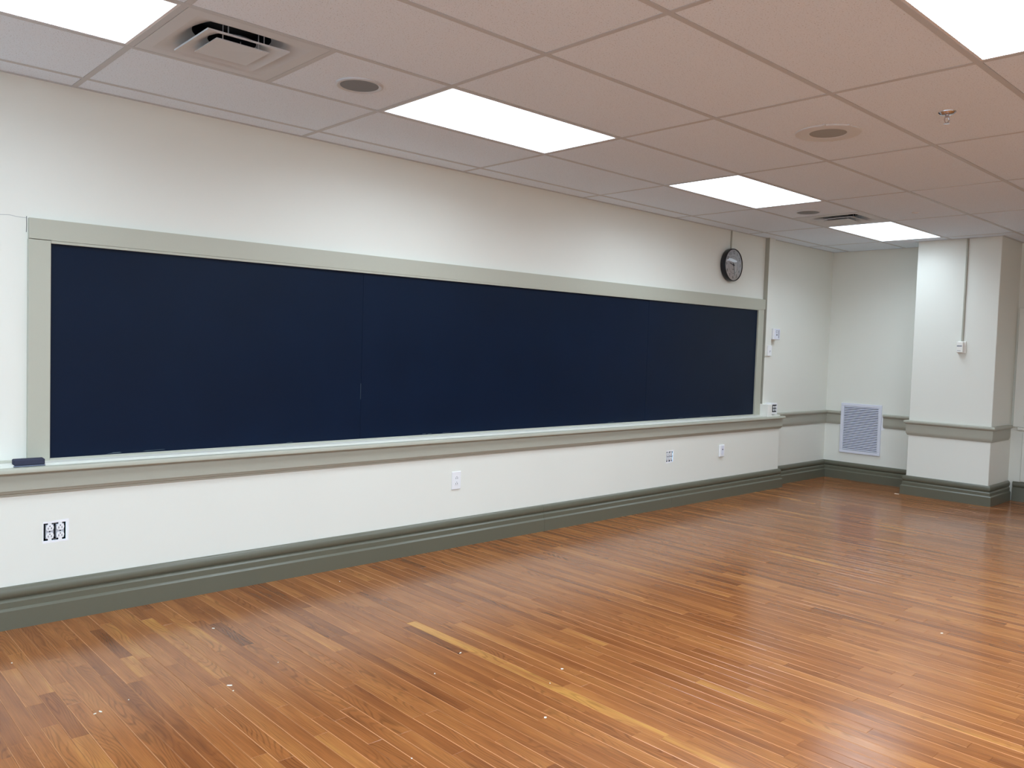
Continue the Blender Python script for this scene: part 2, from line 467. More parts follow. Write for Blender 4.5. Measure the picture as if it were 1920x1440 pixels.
# ------------------------------------------------------------------ floor of oak strips
fb = MB(); fb.box(X0 - 0.1, XF2 + 0.1, YR - 0.1, 0.1, -0.05, -0.0065)
floor = struct('floor', fb, M_SUB, label='varnished oak strip floor laid square to the blackboard wall')
PW = 0.0583; XS = -1.470
prng = random.Random(21)
def project(x, y, z):
    q = Vector((x, y, z)) - Vector(CAM_LOC); d = q.dot(FWD)
    if d < 0.1: return None
    return 960 + FPX * q.dot(RIGHT) / d, 720 + FPX * q.dot(DOWN) / d, d
planks = []
SPECIAL = {25: [(-0.05, 0.3), (-0.62, 0.45), (-1.18, 0.55), (-1.86, 0.88), (-2.72, 0.84), (-3.40, 0.74)],
           24: [(-0.02, 0.45), (-0.85, 0.6), (-1.22, 0.42), (-1.66, 0.13), (-2.40, 0.55)],
           12: [(-0.02, 0.5), (-0.62, 0.40), (-0.98, 0.02)]}
k0 = int(math.floor((X0 - XS) / PW)); k1 = int(math.ceil((XF2 - XS) / PW))
for k in range(k0, k1):
    x0 = XS + PW * k; x1 = x0 + PW
    y = -0.112 if x1 < XE - 0.01 else -0.008
    y0 = y
    for (yy, tn) in SPECIAL.get(k, []):
        if yy < y - 0.05: planks.append((x0, x1, y, yy, tn)); y = yy
    first = y == y0
    while y > YR:
        L_ = prng.choice((0.25, 0.4, 0.55, 0.7, 0.85, 1.0, 1.25)) * prng.uniform(0.85, 1.15)
        if first: L_ *= prng.uniform(0.2, 1.0); first = False
        yy = max(YR, y - L_)
        if yy - YR < 0.15: yy = YR
        t = prng.gauss(0.48, 0.12)
        u = prng.random()
        if u < 0.035: t = prng.uniform(0.16, 0.25)
        elif u > 0.98: t = prng.uniform(0.72, 0.84)
        planks.append((x0, x1, y, yy, min(max(t, 0.0), 1.0))); y = yy
def seen_area(p):
    s = 0.0; xm = (p[0] + p[1]) / 2; L_ = p[2] - p[3]; n = 7
    for i in range(n):
        q = project(xm, p[2] - L_ * (i + .5) / n, 0)
        if q and -10 < q[0] < 1930 and 0 < q[1] < 1450:
            s += PW * L_ / n * FPX * FPX * CAM_LOC[2] / q[2] ** 3
    return s
order = sorted(range(len(planks)), key=lambda i: -seen_area(planks[i]))
big = set(order[:300])
def plank_geo(p):
    x0, x1, ya, yb, t = p
    g = 0.0003; c = 0.0015; e = 0.0007
    h = prng.uniform(-0.0002, 0.0002); tl = prng.gauss(0, 0.00010); pt = prng.gauss(0, 0.0002)
    X = (x0 + g, x1 - g); Y = (yb + g, ya - g)
    V = [(X[0], Y[0], -0.007), (X[1], Y[0], -0.007), (X[1], Y[1], -0.007), (X[0], Y[1], -0.007)]
    zc = -0.0011
    V += [(X[0], Y[0], zc), (X[1], Y[0], zc), (X[1], Y[1], zc), (X[0], Y[1], zc)]
    V += [(X[0] + c, Y[0] + e, h - tl - pt), (X[1] - c, Y[0] + e, h + tl - pt), (X[1] - c, Y[1] - e, h + tl + pt), (X[0] + c, Y[1] - e, h - tl + pt)]
    F = [(8, 9, 10, 11), (4, 5, 9, 8), (5, 6, 10, 9), (6, 7, 11, 10), (7, 4, 8, 11), (0, 1, 5, 4), (1, 2, 6, 5), (2, 3, 7, 6), (3, 0, 4, 7)]
    su, sv = prng.uniform(0, 200), prng.uniform(0, 40)
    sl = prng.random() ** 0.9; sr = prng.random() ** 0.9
    seam = (0, 0.12, sr, 0.12, sl, 0.15, 0.15, 0.15, 0.15)  # paler chamfers: light caught along the seams put into the colour
    UV = []; C = []
    for f, s_ in zip(F, seam):
        for i in f:
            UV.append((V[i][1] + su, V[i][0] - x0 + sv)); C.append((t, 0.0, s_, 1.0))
    return V, F, UV, C
def plank_mesh(name, V, F, UV, C):
    me = bpy.data.meshes.new(name); me.from_pydata(V, [], F)
    l = me.uv_layers.new(name='UVMap'); l.data.foreach_set('uv', [a for p in UV for a in p])
    a = me.color_attributes.new('tone', 'FLOAT_COLOR', 'CORNER'); a.data.foreach_set('color', [q for c in C for q in c])
    me.materials.append(M_WOOD)
    return me
SV, SF, SU, SCC = [], [], [], []
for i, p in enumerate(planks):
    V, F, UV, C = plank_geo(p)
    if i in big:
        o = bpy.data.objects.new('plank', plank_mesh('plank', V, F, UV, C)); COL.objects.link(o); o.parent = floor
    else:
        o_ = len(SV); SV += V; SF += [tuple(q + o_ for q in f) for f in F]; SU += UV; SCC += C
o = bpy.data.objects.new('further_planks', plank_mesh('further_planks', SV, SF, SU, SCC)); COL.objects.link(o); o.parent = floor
o['kind'] = 'stuff'

# ------------------------------------------------------------------ baseboards, ledge and rails
ROOM = [(X0, YL), (XE, YL), (XE, 0), (XF, 0), (XF, YP0), (XP, YP0), (XP, YP1), (XF2, YP1), (XF2, YR)]
BASE = [(-0.001, 0.0), (0.040, 0.0), (0.040, 0.087), (0.038, 0.090), (0.028, 0.098), (0.028, 0.125), (0.026, 0.128), (0.018, 0.134), (0.014, 0.138)]
for i in range(9):
    a = -1.2 + i * (1.2 + math.pi / 2) / 8
    BASE.append((0.008 + 0.019 * math.cos(a) * (1 if i < 8 else 0.0), 0.162 + (0.024 if a < 0 else 0.032) * math.sin(a)))
BASE.append((-0.001, 0.194))
struct('baseboard_left', sweep([(X0, YL), (1.992, YL)], BASE), M_OLIVE, label='olive baseboard under the blackboard wall, near length', smooth=True)
struct('baseboard_left.001', sweep([(1.9935, YL), (3.590, YL)], BASE), M_OLIVE, label='olive baseboard under the blackboard wall, middle length', smooth=True)
struct('baseboard_left.002', sweep([(3.5912, YL)] + ROOM[1:], BASE, [0, 1]), M_OLIVE, label='olive baseboard under the blackboard wall, end length', smooth=True)
struct('baseboard_recess', sweep(ROOM, BASE, [2]), M_OLIVE, label='olive baseboard in the recess past the blackboard', smooth=True)
struct('baseboard_far', sweep(ROOM, BASE, [3]), M_OLIVE, label='olive baseboard of the end wall below the louvred grille', smooth=True)
struct('baseboard_pillar', sweep(ROOM, BASE, [4, 5, 6]), M_OLIVE, label='olive baseboard wrapped round the pillar', smooth=True)
BASE2 = [(d * 0.8, z) for d, z in BASE if z < 0.01] + [(0.019, 0.135)] + [(d * 0.8, z) for d, z in BASE if z > 0.138]
struct('baseboard_right', sweep([(XF2, YP1 - 0.045), (XF2, YR)], BASE2), M_OLIVE, label='olive baseboard right of the pillar', smooth=True)

LEDGE = [(0.0, 0.738), (0.128, 0.738 - 0.0), (0.128, 0.738), ]
# chalk ledge: tray board with a back strip and groove, rounded nose, apron with an undercut foot
zt = 0.750
TRAY = [(0.10, zt - 0.026), (0.150, zt - 0.026), (0.156, zt - 0.021), (0.157, zt - 0.012), (0.154, zt - 0.003), (0.148, zt),
        (0.118, zt), (0.112, zt - 0.006), (0.062, zt - 0.006), (0.056, zt), (0.034, zt + 0.001), (0.030, zt + 0.012), (0.020, zt + 0.020), (-0.001, zt + 0.020), (-0.001, zt - 0.026)]
trim1 = struct('trim_1', sweep([(X0, 0), (5.512, 0)], TRAY), M_SAGE, label='sage chalk ledge running under the blackboard', smooth=True)
APRON = [(0.10, zt - 0.026), (0.130, zt - 0.026), (0.130, 0.644), (0.126, 0.640), (0.122, 0.630), (0.114, 0.626), (0.112, 0.617), (0.10, 0.617)]
sweep([(X0, 0), (5.500, 0)], APRON).build('apron', M_RAIL, trim1, True)
RAIL = [(-0.001, 0.618), (0.008, 0.618), (0.012, 0.628), (0.018, 0.640), (0.020, 0.656), (0.020, 0.728), (0.026, 0.735), (0.036, 0.739), (0.040, 0.747), (0.040, 0.757), (0.036, 0.764), (0.028, 0.768), (-0.001, 0.768)]
RP = [(5.47, 0), (XF, 0), (XF, -0.188)]
struct('trim_2', sweep(RP, RAIL, [0]), M_RAIL, label='taupe chair rail in the recess beside the blackboard', smooth=True)
struct('trim_3', sweep(RP, RAIL, [1]), M_RAIL, label='short taupe chair rail left of the louvred grille', smooth=True)
struct('trim_4', sweep([(XF, -0.665), (XF, YP0)], RAIL), M_RAIL, label='taupe chair rail between louvred grille and pillar', smooth=True)
PR = [(XF - 0.02, YP0), (XP, YP0), (XP, YP1), (6.80, YP1)]
RAILP = [(d, z - 0.008) for d, z in RAIL]
struct('trim_5', sweep(PR, RAILP), M_RAIL, label='taupe chair rail wrapped round the pillar', smooth=True)

# boxed wiring chase beside the blackboard
ch = MB(); ch.cbox(5.236, 5.338, -0.040, 0.0, zt - 0.006, 1.366, 0.002)
trim6 = struct('trim_6', ch, M_WALL, label='boxed cream wiring chase from chalk ledge to ceiling')
ch = MB(); ch.cbox(5.230, 5.344, -0.046, 0.0, 1.366, H, 0.002); ch.build('upper_cover', M_WALL, trim6)

mb = MB(); mb.box(5.225, 5.230, -0.045, 0.0, 1.35, H); mb.build('edge_strip', M_RAIL, trim6)
mb = MB(); mb.box(5.231, 5.236, -0.039, 0.0, zt, 1.35); mb.build('edge_strip', M_RAIL, trim6)
# panelled joinery on the end wall past the pillar
tr = MB(); tr.cbox(XF2 - 0.030, XF2, -3.0, YP1 - 0.020, 0.740, 1.925, 0.004)
trim7 = struct('trim_7', tr, M_WALL, label='painted panelled boarding on the end wall right of the pillar')
mb = MB(); mb.cbox(XF2 - 0.045, XF2 - 0.0, -3.0, YP1 - 0.065, 0.712, 0.738, 0.004); mb.build('ledge', M_WALL, trim7)
mb = MB(); mb.cbox(XF2 - 0.018, XF2, -3.0, YP1 - 0.108, 0.200, 0.690, 0.004); mb.build('panel', M_WALL, trim7)
mb = MB(); mb.cbox(XF2 - 0.042, XF2 - 0.030, -3.0, YP1 - 0.115, 0.80, 1.86, 0.004); mb.build('panel', M_WALL, trim7)

# ------------------------------------------------------------------ blackboard
bb = thing('blackboard', (1.89, 0, 0.76), 'long dark slate blackboard in a sage painted wood frame', 'blackboard')
XA, XB = -1.320, 5.106
def ztop(x): return 1.806 + (x - XA) / (XB - XA) * 0.024
seams = [XA - 0.02, 0.437, 3.330, XB + 0.02]
for a, b_ in zip(seams, seams[1:]):
    mb = MB(); g = 0.0005 if a < 0 else 0.0009
    mb.prism([(a + g, zt + 0.006), (b_ - g, zt + 0.006), (b_ - g, ztop(b_) + 0.02), (a + g, ztop(a) + 0.02)], lambda u, v, d: (u, d, v), -0.012, -0.001)
    sp = mb.build('slate_panel', M_SLATE, bb)
    r2 = random.Random(int(a * 10))
    cm = MB()
    for q in range(5):
        cx = r2.uniform(a + 0.1, b_ - 0.3); w = r2.uniform(0.03, 0.12); z = zt + 0.022 + r2.uniform(0, 0.006)
        cm.prism([(cx, z), (cx + w, z + 0.001), (cx + w * 0.8, z + 0.003), (cx + w * .2, z + 0.0025)], lambda u, v, d: (u, d, v), -0.0124, -0.0118)
    if b_ < 1: cm.prism([(0.434, 1.02), (0.4355, 1.02), (0.4355, 1.12), (0.434, 1.12)], lambda u, v, d: (u, d, v), -0.0124, -0.0118)
    cm.build('chalk_smear', M_CHALK, sp)
mb = MB(); mb.cbox(-1.415, XA, -0.028, 0, zt + 0.002, 1.819, 0.002); mb.build('stile', M_SAGE, bb)
mb = MB(); mb.cbox(XB, 5.214, -0.028, 0, zt + 0.002, 1.845, 0.002); mb.build('stile', M_SAGE, bb)
def rail_fn(u, v, d): return (u, d, v)
mb = MB(); mb.prism([(-1.413, 1.821), (XA, 1.821), (XA, 1.8195), (5.214, ztop(5.2) + 0.012), (5.232, ztop(5.2) + 0.012), (5.232, 1.944), (-1.413, 1.917)], rail_fn, -0.032, 0)
mb.build('top_rail', M_SAGE, bb)
mb = MB(); mb.prism([(XA, 1.806), (XB, 1.830), (XB, 1.8425), (XA, 1.8185)], rail_fn, -0.030, 0)
mb.build('bead', M_SAGE, bb)

# ------------------------------------------------------------------ things on the ledge and the walls
er = thing('chalkboard_eraser', (-1.424, -0.085, zt), 'dark grey felt eraser on the left end of the chalk ledge', 'eraser')
mb = MB(); mb.cbox(-0.064, 0.064, -0.026, 0.026, 0.006, 0.034, 0.004)
e_ = mb.build('felt', M_FELT); e_.parent = er
mb = MB(); mb.cbox(-0.0655, 0.0655, -0.0275, 0.0275, 0.0, 0.006, 0.0015)
e_ = mb.build('backing', M_FELTB); e_.parent = er
er.rotation_euler = (0, 0, math.radians(-2))

def rounded(cx, cz, w, h, flat_top=True, n=10):
    """socket face: circle with flats top and bottom"""
    pts = []
    for i in range(28):
        a = 2 * math.pi * i / 28
        pts.append((cx + w / 2 * math.cos(a), cz + max(-h / 2, min(h / 2, w / 2 * 1.0 * math.sin(a)))))
    return pts
def wfn(u, v, d): return (u, d, v)
def receptacle(parent, cx, cz, y, s=1.0, yoke=True):
    """duplex receptacle facing -y with its face at depth y"""
    mb = MB()
    for sgn in (1, -1):
        mb.prism(rounded(cx, cz + sgn * 0.0195 * s, 0.035 * s, 0.029 * s), wfn, y - 0.001, y + 0.004)
    r_ = mb.build('receptacle', M_WHITE, parent)
    if yoke: MB().box(cx - 0.0172 * s, cx + 0.0172 * s, y + 0.004, y + 0.03, cz - 0.035 * s, cz + 0.035 * s).build('strap', M_STRAP, r_)
    sl = MB()
    for sgn in (1, -1):
        zc = cz + sgn * 0.0195 * s
        sl.lathe([(0.0028 * s, 0)], (cx, y - 0.0016, zc + 0.008 * s), 'y', 10, cap0=True)
        sl.box(cx - 0.0085 * s, cx - 0.006 * s, y - 0.0016, y - 0.0005, zc - 0.008 * s, zc + 0.002 * s)
        sl.box(cx + 0.0055 * s, cx + 0.0082 * s, y - 0.0016, y - 0.0005, zc - 0.007 * s, zc + 0.002 * s)
    sl.lathe([(0.0035 * s, 0)], (cx, y + 0.0024, cz), 'y', 10, cap0=True)
    sl.build('slot', M_SLOT, r_)
    return r_
def open_outlet(h, label, group, seed, s):
    x0, x1, z0, z1 = h; cx, cz = (x0 + x1) / 2, (z0 + z1) / 2
    t = thing('outlet', (cx, YL, cz), label, 'outlet', group)
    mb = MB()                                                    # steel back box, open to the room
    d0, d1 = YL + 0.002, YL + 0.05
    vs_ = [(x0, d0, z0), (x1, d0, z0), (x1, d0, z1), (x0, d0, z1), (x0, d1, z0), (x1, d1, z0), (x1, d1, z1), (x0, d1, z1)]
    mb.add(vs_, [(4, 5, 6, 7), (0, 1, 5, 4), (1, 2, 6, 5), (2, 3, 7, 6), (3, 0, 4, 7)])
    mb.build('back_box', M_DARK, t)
    q = (x1 - x0) * 0.235
    receptacle(t, cx - q * 0.92, cz, YL + 0.001, s); receptacle(t, cx + q * 1.08, cz, YL + 0.001, s)
    mb = MB()
    for sx in (-q * 0.92, q * 1.08):
        for sz in (z0 - 0.002, z1 - 0.010): mb.box(cx + sx - 0.008, cx + sx + 0.008, YL + 0.001, YL + 0.003, sz, sz + 0.010)
    mb.build('mounting_ear', M_WHITE, t)
    mb = MB(); mb.box(cx - 0.007, cx + 0.009, YL + 0.006, YL + 0.009, z0 - 0.001, z0 + 0.006); mb.box(cx - 0.007, cx + 0.009, YL + 0.006, YL + 0.009, z1 - 0.005, z1 + 0.001)
    mb.build('bracket', M_STEEL, t)
    # ragged unpainted plaster left where the cover plate was
    r2 = random.Random(seed); e = 0.014; outer = []; inner = []
    def side(a, b_, n, jit):
        return [(a[0] + (b_[0] - a[0]) * i / n + r2.uniform(-jit, jit), a[1] + (b_[1] - a[1]) * i / n + r2.uniform(-jit, jit)) for i in range(n)]
    co = [(x0 - e * .3, z0 - e), (x1 + e * .9, z0 - e * .6), (x1 + e, z1 + e), (x0 - e * .2, z1 + e * .6)]
    ci = [(x0, z0), (x1, z0), (x1, z1), (x0, z1)]
    for i in range(4):
        outer += side(co[i], co[(i + 1) % 4], 6, 0.0016); inner += side(ci[i], ci[(i + 1) % 4], 6, 0.0)
    n = len(outer); mb = MB()
    vs_ = [(u, YL - 0.0006, v) for u, v in outer] + [(u, YL - 0.0008, v) for u, v in inner]
    mb.add(vs_, [(i, (i + 1) % n, n + (i + 1) % n, n + i) for i in range(n)])
    mb.build('bare_plaster', M_PLASTER, wall_left)
    return t
open_outlet(HOLES[0], 'uncovered double outlet with black gaps, low at the left end of the wall', 'uncovered double outlets', 5, 0.98)
open_outlet(HOLES[1], 'uncovered double outlet low on the wall left of the small white jack plate', 'uncovered double outlets', 6, 1.02)

t = thing('outlet', (1.154, YL, 0.455), 'white duplex outlet with its cover plate, below middle of blackboard', 'outlet')
mb = MB(); mb.cbox(1.114, 1.193, YL - 0.007, YL, 0.393, 0.517, 0.003); mb.build('cover_plate', M_WHITE, t)
mb = MB(); mb.cbox(1.137, 1.171, YL - 0.0085, YL - 0.005, 0.421, 0.489, 0.0008); ins = mb.build('receptacle', M_WHITE, t)
mb = MB()
for zc in (0.474, 0.436):
    mb.lathe([(0.0026, 0)], (1.154, YL - 0.009, zc + 0.0075), 'y', 10, cap0=True)
    for dx in (-0.0075, 0.0065): mb.box(1.154 + dx - 0.0016, 1.154 + dx + 0.0016, YL - 0.009, YL - 0.008, zc - 0.008, zc + 0.002)
mb.build('slot', M_SLOT, ins)

t = thing('jack_plate', (4.403, YL, 0.45), 'white raised jack plate with one small dark port, low near end of wall', 'wall plate')
mb = MB(); mb.cbox(4.362, 4.444, YL - 0.018, YL, 0.393, 0.510, 0.006); mb.build('cover_plate', M_WHITE, t)
mb = MB(); mb.cbox(4.386, 4.422, YL - 0.0195, YL - 0.015, 0.415, 0.498, 0.001); ip = mb.build('insert', M_GRILLE, t)
mb = MB(); mb.box(4.396, 4.412, YL - 0.020, YL - 0.019, 0.461, 0.470); mb.build('port', M_SLOT, ip)

# surface box group standing on the right end of the ledge
t = thing('surface_box', (5.29, -0.05, zt), 'cream surface wiring box with open sockets at right end of chalk ledge', 'outlet')
mb = MB(); mb.cbox(5.216, 5.300, -0.118, -0.0, zt - 0.006, 0.874, 0.004); mb.build('raceway_base', M_CREAM, t)
mb = MB(); mb.cbox(5.300, 5.420, -0.106, 0.0, zt + 0.018, 0.884, 0.003); mb.build('device_box', M_WHITE, t)
mb = MB(); mb.box(5.320, 5.402, -0.1066, -0.100, 0.792, 0.868); mb.build('opening', M_DARK, t)
receptacle(t, 5.346, 0.830, -0.109, 0.80, False); receptacle(t, 5.386, 0.830, -0.109, 0.80, False)

t = thing('jack_box', (5.425, 0, 1.597), 'white box with a round black jack, right of the wiring chase', 'wall plate')
mb = MB(); mb.cbox(5.352, 5.484, -0.062, 0, 1.540, 1.655, 0.003); mb.build('box', M_WHITE, t)
mb = MB(); mb.cbox(5.372, 5.480, -0.066, -0.060, 1.544, 1.651, 0.002); pl_ = mb.build('cover_plate', M_GRILLE, t)
mb = MB(); mb.lathe([(0.008, 0.0), (0.008, -0.002)], (5.415, -0.066, 1.590), 'y', 16, cap1=True); mb.build('jack', M_BLACK, pl_)
mb = MB(); mb.lathe([(0.016, 0.0), (0.016, -0.001), (0.011, -0.001)], (5.413, -0.066, 1.622), 'y', 20); mb.build('port_ring', M_GREY, pl_)
mb = MB(); mb.box(5.448, 5.460, -0.0668, -0.0655, 1.556, 1.642); mb.build('printed_strip', M_GREY, pl_)

t = thing('switch_plate', (5.302, -0.046, 1.42), 'narrow white plate with a small hook mark on the wiring chase', 'wall plate')
mb = MB(); mb.cbox(5.268, 5.343, -0.058, -0.046, 1.369, 1.477, 0.003); mb.build('cover_plate', M_WHITE, t)
mb = MB(); mb.box(5.300, 5.318, -0.0588, -0.0575, 1.418, 1.423); mb.box(5.298, 5.303, -0.0588, -0.0575, 1.405, 1.420); mb.build('mark', M_GREY, t)

# ------------------------------------------------------------------ clock and its raceway
CX, CZ, CR = 4.566, 2.236, 0.158
t = thing('cable_raceway', (4.583, 0, 2.48), 'thin painted raceway from ceiling down to the wall clock', 'cable cover')
mb = MB(); mb.cbox(4.576, 4.591, -0.012, 0, CZ + CR - 0.02, H - 0.001, 0.003); mb.build('channel', M_RAIL, t)
ck = thing('wall_clock', (CX, 0, CZ), 'round black rimmed wall clock high above the blackboard', 'clock')
mb = MB(); mb.lathe([(0.10, 0), (CR - 0.012, 0), (CR - 0.004, -0.006), (CR, -0.016), (CR, -0.050), (CR - 0.003, -0.057), (CR - 0.008, -0.059), (CR - 0.011, -0.053)], (CX, 0, CZ), 'y', 64)
mb.build('rim', M_BLACK, ck, True)
mb = MB(); mb.lathe([(CR - 0.010, 0)], (CX, -0.050, CZ), 'y', 64, cap0=True); mb.build('face', M_FACE, ck)
dep = None
nm = MB()
def text_mesh(s, size):
    cu = bpy.data.curves.new('t', 'FONT'); cu.body = s; cu.size = size; cu.align_x = 'CENTER'; cu.align_y = 'CENTER'; cu.resolution_u = 3
    ob = bpy.data.objects.new('t', cu); COL.objects.link(ob)
    bpy.context.view_layer.update()
    me = ob.evaluated_get(bpy.context.evaluated_depsgraph_get()).to_mesh()
    V = [tuple(v.co) for v in me.vertices]; F = [tuple(p.vertices) for p in me.polygons]
    bpy.data.objects.remove(ob); bpy.data.curves.remove(cu)
    return V, F
for hh in range(1, 13):
    a = math.radians(90 - 30 * hh); px, pz = CX + 0.118 * math.cos(a), CZ + 0.118 * math.sin(a)
    V, F = text_mesh(str(hh), 0.040)
    nm.add([(px + v[0], -0.0506, pz + v[1]) for v in V], F)
nm.build('numerals', M_INK, ck)
tk = MB()
for i in range(60):
    a = math.radians(6 * i); c, s = math.cos(a), math.sin(a); w = 0.0012 if i % 5 else 0.0022
    r0, r1 = 0.078, 0.085
    tk.add([(CX + r0 * c - w * s, -0.0505, CZ + r0 * s + w * c), (CX + r1 * c - w * s, -0.0505, CZ + r1 * s + w * c),
            (CX + r1 * c + w * s, -0.0505, CZ + r1 * s - w * c), (CX + r0 * c + w * s, -0.0505, CZ + r0 * s - w * c)], [(0, 1, 2, 3)])
tk.build('minute_track', M_GREY, ck)
mb = MB(); mb.box(CX - 0.017, CX + 0.017, -0.0508, -0.0500, CZ - 0.045, CZ - 0.040); mb.build('printed_mark', M_GREY, ck)
def hand(name, deg, L_, w, y):
    a = math.radians(90 - deg); c, s = math.cos(a), math.sin(a)
    MB().prism([(-0.02, -w), (L_ * .9, -w * .6), (L_, 0), (L_ * .9, w * .6), (-0.02, w)], lambda u, v, d: (CX + u * c - v * s, d, CZ + u * s + v * c), y, y + 0.001).build(name, M_INK, ck)
hand('hour_hand', 283, 0.072, 0.0050, -0.052); hand('minute_hand', 165, 0.108, 0.0036, -0.0535)
mb = MB(); mb.lathe([(0.009, 0), (0.009, -0.005)], (CX, -0.050, CZ), 'y', 16, cap1=True); mb.build('hub', M_INK, ck)
RS = 0.42; rg = CR - 0.010; sag0 = RS - math.sqrt(RS * RS - rg * rg)
prof = []
for i in range(1, 13):
    r_ = rg * i / 12; prof.append((r_, -0.056 - (math.sqrt(RS * RS - r_ * r_) - (RS - sag0))))
mb = MB(); mb.lathe([(0.0005, -0.056 - sag0)] + prof, (CX, 0, CZ), 'y', 64, cap0=True)
g_ = mb.build('glass', M_GLASS, ck, True)
g_.visible_shadow = True

# ------------------------------------------------------------------ pillar thermostat and raceway
t = thing('thermostat', (XP, -1.555, 1.515), 'small boxy cream thermostat halfway up the pillar', 'thermostat')
mb = MB(); mb.cbox(XP - 0.014, XP, -1.594, -1.520, 1.456, 1.572, 0.003); mb.build('base_plate', M_CREAM, t)
mb = MB(); mb.cbox(XP - 0.048, XP - 0.014, -1.578, -1.520, 1.463, 1.566, 0.003); bd = mb.build('body', M_CREAM, t)
mb = MB(); mb.box(XP - 0.0488, XP - 0.047, -1.570, -1.526, 1.520, 1.532); mb.build('display_slot', M_GREY, bd)
mb = MB(); mb.box(XP - 0.0488, XP - 0.047, -1.560, -1.528, 1.478, 1.482); mb.build('printed_line', M_GREY, bd)
t = thing('cable_raceway', (XP, -1.556, 2.07), 'thin painted raceway from ceiling down to thermostat on pillar', 'cable cover')
mb = MB(); mb.cbox(XP - 0.014, XP, -1.566, -1.549, 1.572, H - 0.001, 0.003); mb.build('channel', M_RAIL, t)

# ------------------------------------------------------------------ return air grille
GY0, GY1, GZ0, GZ1 = -0.643, -0.188, 0.303, 0.864
t = thing('return_grille', (XF, -0.415, GZ0), 'white louvred return air grille set across the end wall chair rail', 'grille')
fr = 0.033
for nm_, b_ in (('frame', (GY0, GY1, GZ0, GZ0 + fr)), ('frame', (GY0, GY1, GZ1 - fr, GZ1)), ('frame', (GY0, GY0 + fr, GZ0 + fr, GZ1 - fr)), ('frame', (GY1 - fr, GY1, GZ0 + fr, GZ1 - fr))):
    mb = MB(); mb.cbox(XF - 0.022, XF, b_[0], b_[1], b_[2], b_[3], 0.003); mb.build(nm_, M_GRILLE, t)
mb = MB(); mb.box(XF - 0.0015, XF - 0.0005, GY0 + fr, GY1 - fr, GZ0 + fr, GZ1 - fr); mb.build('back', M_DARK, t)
ns = 26; pz = (GZ1 - GZ0 - 2 * fr) / ns
sm = None
for i in range(ns):
    z = GZ0 + fr + pz * (i + 0.5)
    if sm is None:
        mb = MB(); mb.prism([(-0.018, -0.0056), (-0.0165, -0.0064), (-0.0055, 0.0046), (-0.0070, 0.0056)], lambda u, v, d: (u, d, v), GY0 + fr, GY1 - fr)
        o = mb.build('slat', M_GRILLE); sm = o.data
    else:
        o = bpy.data.objects.new('slat', sm); COL.objects.link(o)
    o.parent = t; o.matrix_parent_inverse = t.matrix_basis.inverted(); o.location = (XF, 0, z + 0.002)

# ------------------------------------------------------------------ ceiling fixtures
LL = {(-4, 1): 'lit ceiling panel nearest the back wall in the blackboard row', (-2, 1): 'lit ceiling panel cut off at the top left, left of square air diffuser',
      (0, 1): 'lit ceiling panel in the middle, right of the grey round speaker', (2, 1): 'lit ceiling panel third along, left of the small far speaker',
      (4, 1): 'farthest lit ceiling panel just in front of the pillar', (-4, 5): 'unseen lit ceiling panel added far behind the viewer on the right row',
      (-2, 5): 'unseen lit ceiling panel added above and behind the viewer', (0, 5): 'lit ceiling panel cut off at the top right corner',
      (2, 5): 'unseen lit ceiling panel added just outside the right edge of the picture', (3, 5): 'unseen lit ceiling panel added farthest along the second row',
      (-3, 5): 'unseen lit ceiling panel added behind the viewer, second of the second row', (-1, 5): 'unseen lit ceiling panel added above the viewer, fourth of the second row',
      (-3, 9): 'unseen added lit ceiling panel, first of the window row', (-1, 9): 'unseen added lit ceiling panel, second of the window row',
      (1, 9): 'unseen added lit ceiling panel, last of the window row'}
for (c, r_) in LIGHTS:
    xa, xb = GX * c + T2, GX * (c + 1) - T2; ya, yb = rows[r_] - T2, rows[r_ + 1] + T2
    if c == -4: xa = max(xa, X0 + 0.02)
    t = thing('ceiling_light', ((xa + xb) / 2, (ya + yb) / 2, H), LL[c, r_], 'ceiling light', 'lit ceiling panels')
    w = 0.012
    mb = MB()
    mb.box(xa, xb, ya - w, ya, H + 0.001, H + 0.05); mb.box(xa, xb, yb, yb + w, H + 0.001, H + 0.05)
    mb.box(xa, xa + w, yb + w, ya - w, H + 0.001, H + 0.05); mb.box(xb - w, xb, yb + w, ya - w, H + 0.001, H + 0.05)
    mb.build('frame', M_FRAME, t)
    mb = MB(); mb.box(xa + w, xb - w, yb + w, ya - w, H + 0.004, H + 0.008); mb.build('diffuser', M_LAMP if (c, r_) != (4, 1) else M_LAMP_DIM, t)
    mb = MB(); mb.box(xa, xb, yb, ya, H + 0.05, H + 0.055); mb.build('housing', M_FRAME, t)
    ld = bpy.data.lights.new('tube_light', 'AREA'); ld.shape = 'RECTANGLE'; ld.size = xb - xa - 2 * w; ld.size_y = ya - yb - 2 * w
    ld.energy = LAMP_W[0] * (0.6 if c < 0 else 1.0 if c < 4 else 0.8) if r_ == 1 else LAMP_W[1]; ld.color = LAMP_RGB; ld.spread = math.radians((164 if c < 4 else 142) if r_ == 1 else 170)
    lo = bpy.data.objects.new('tube_light', ld); COL.objects.link(lo); lo.parent = t; lo.location = (0, 0, 0.003)

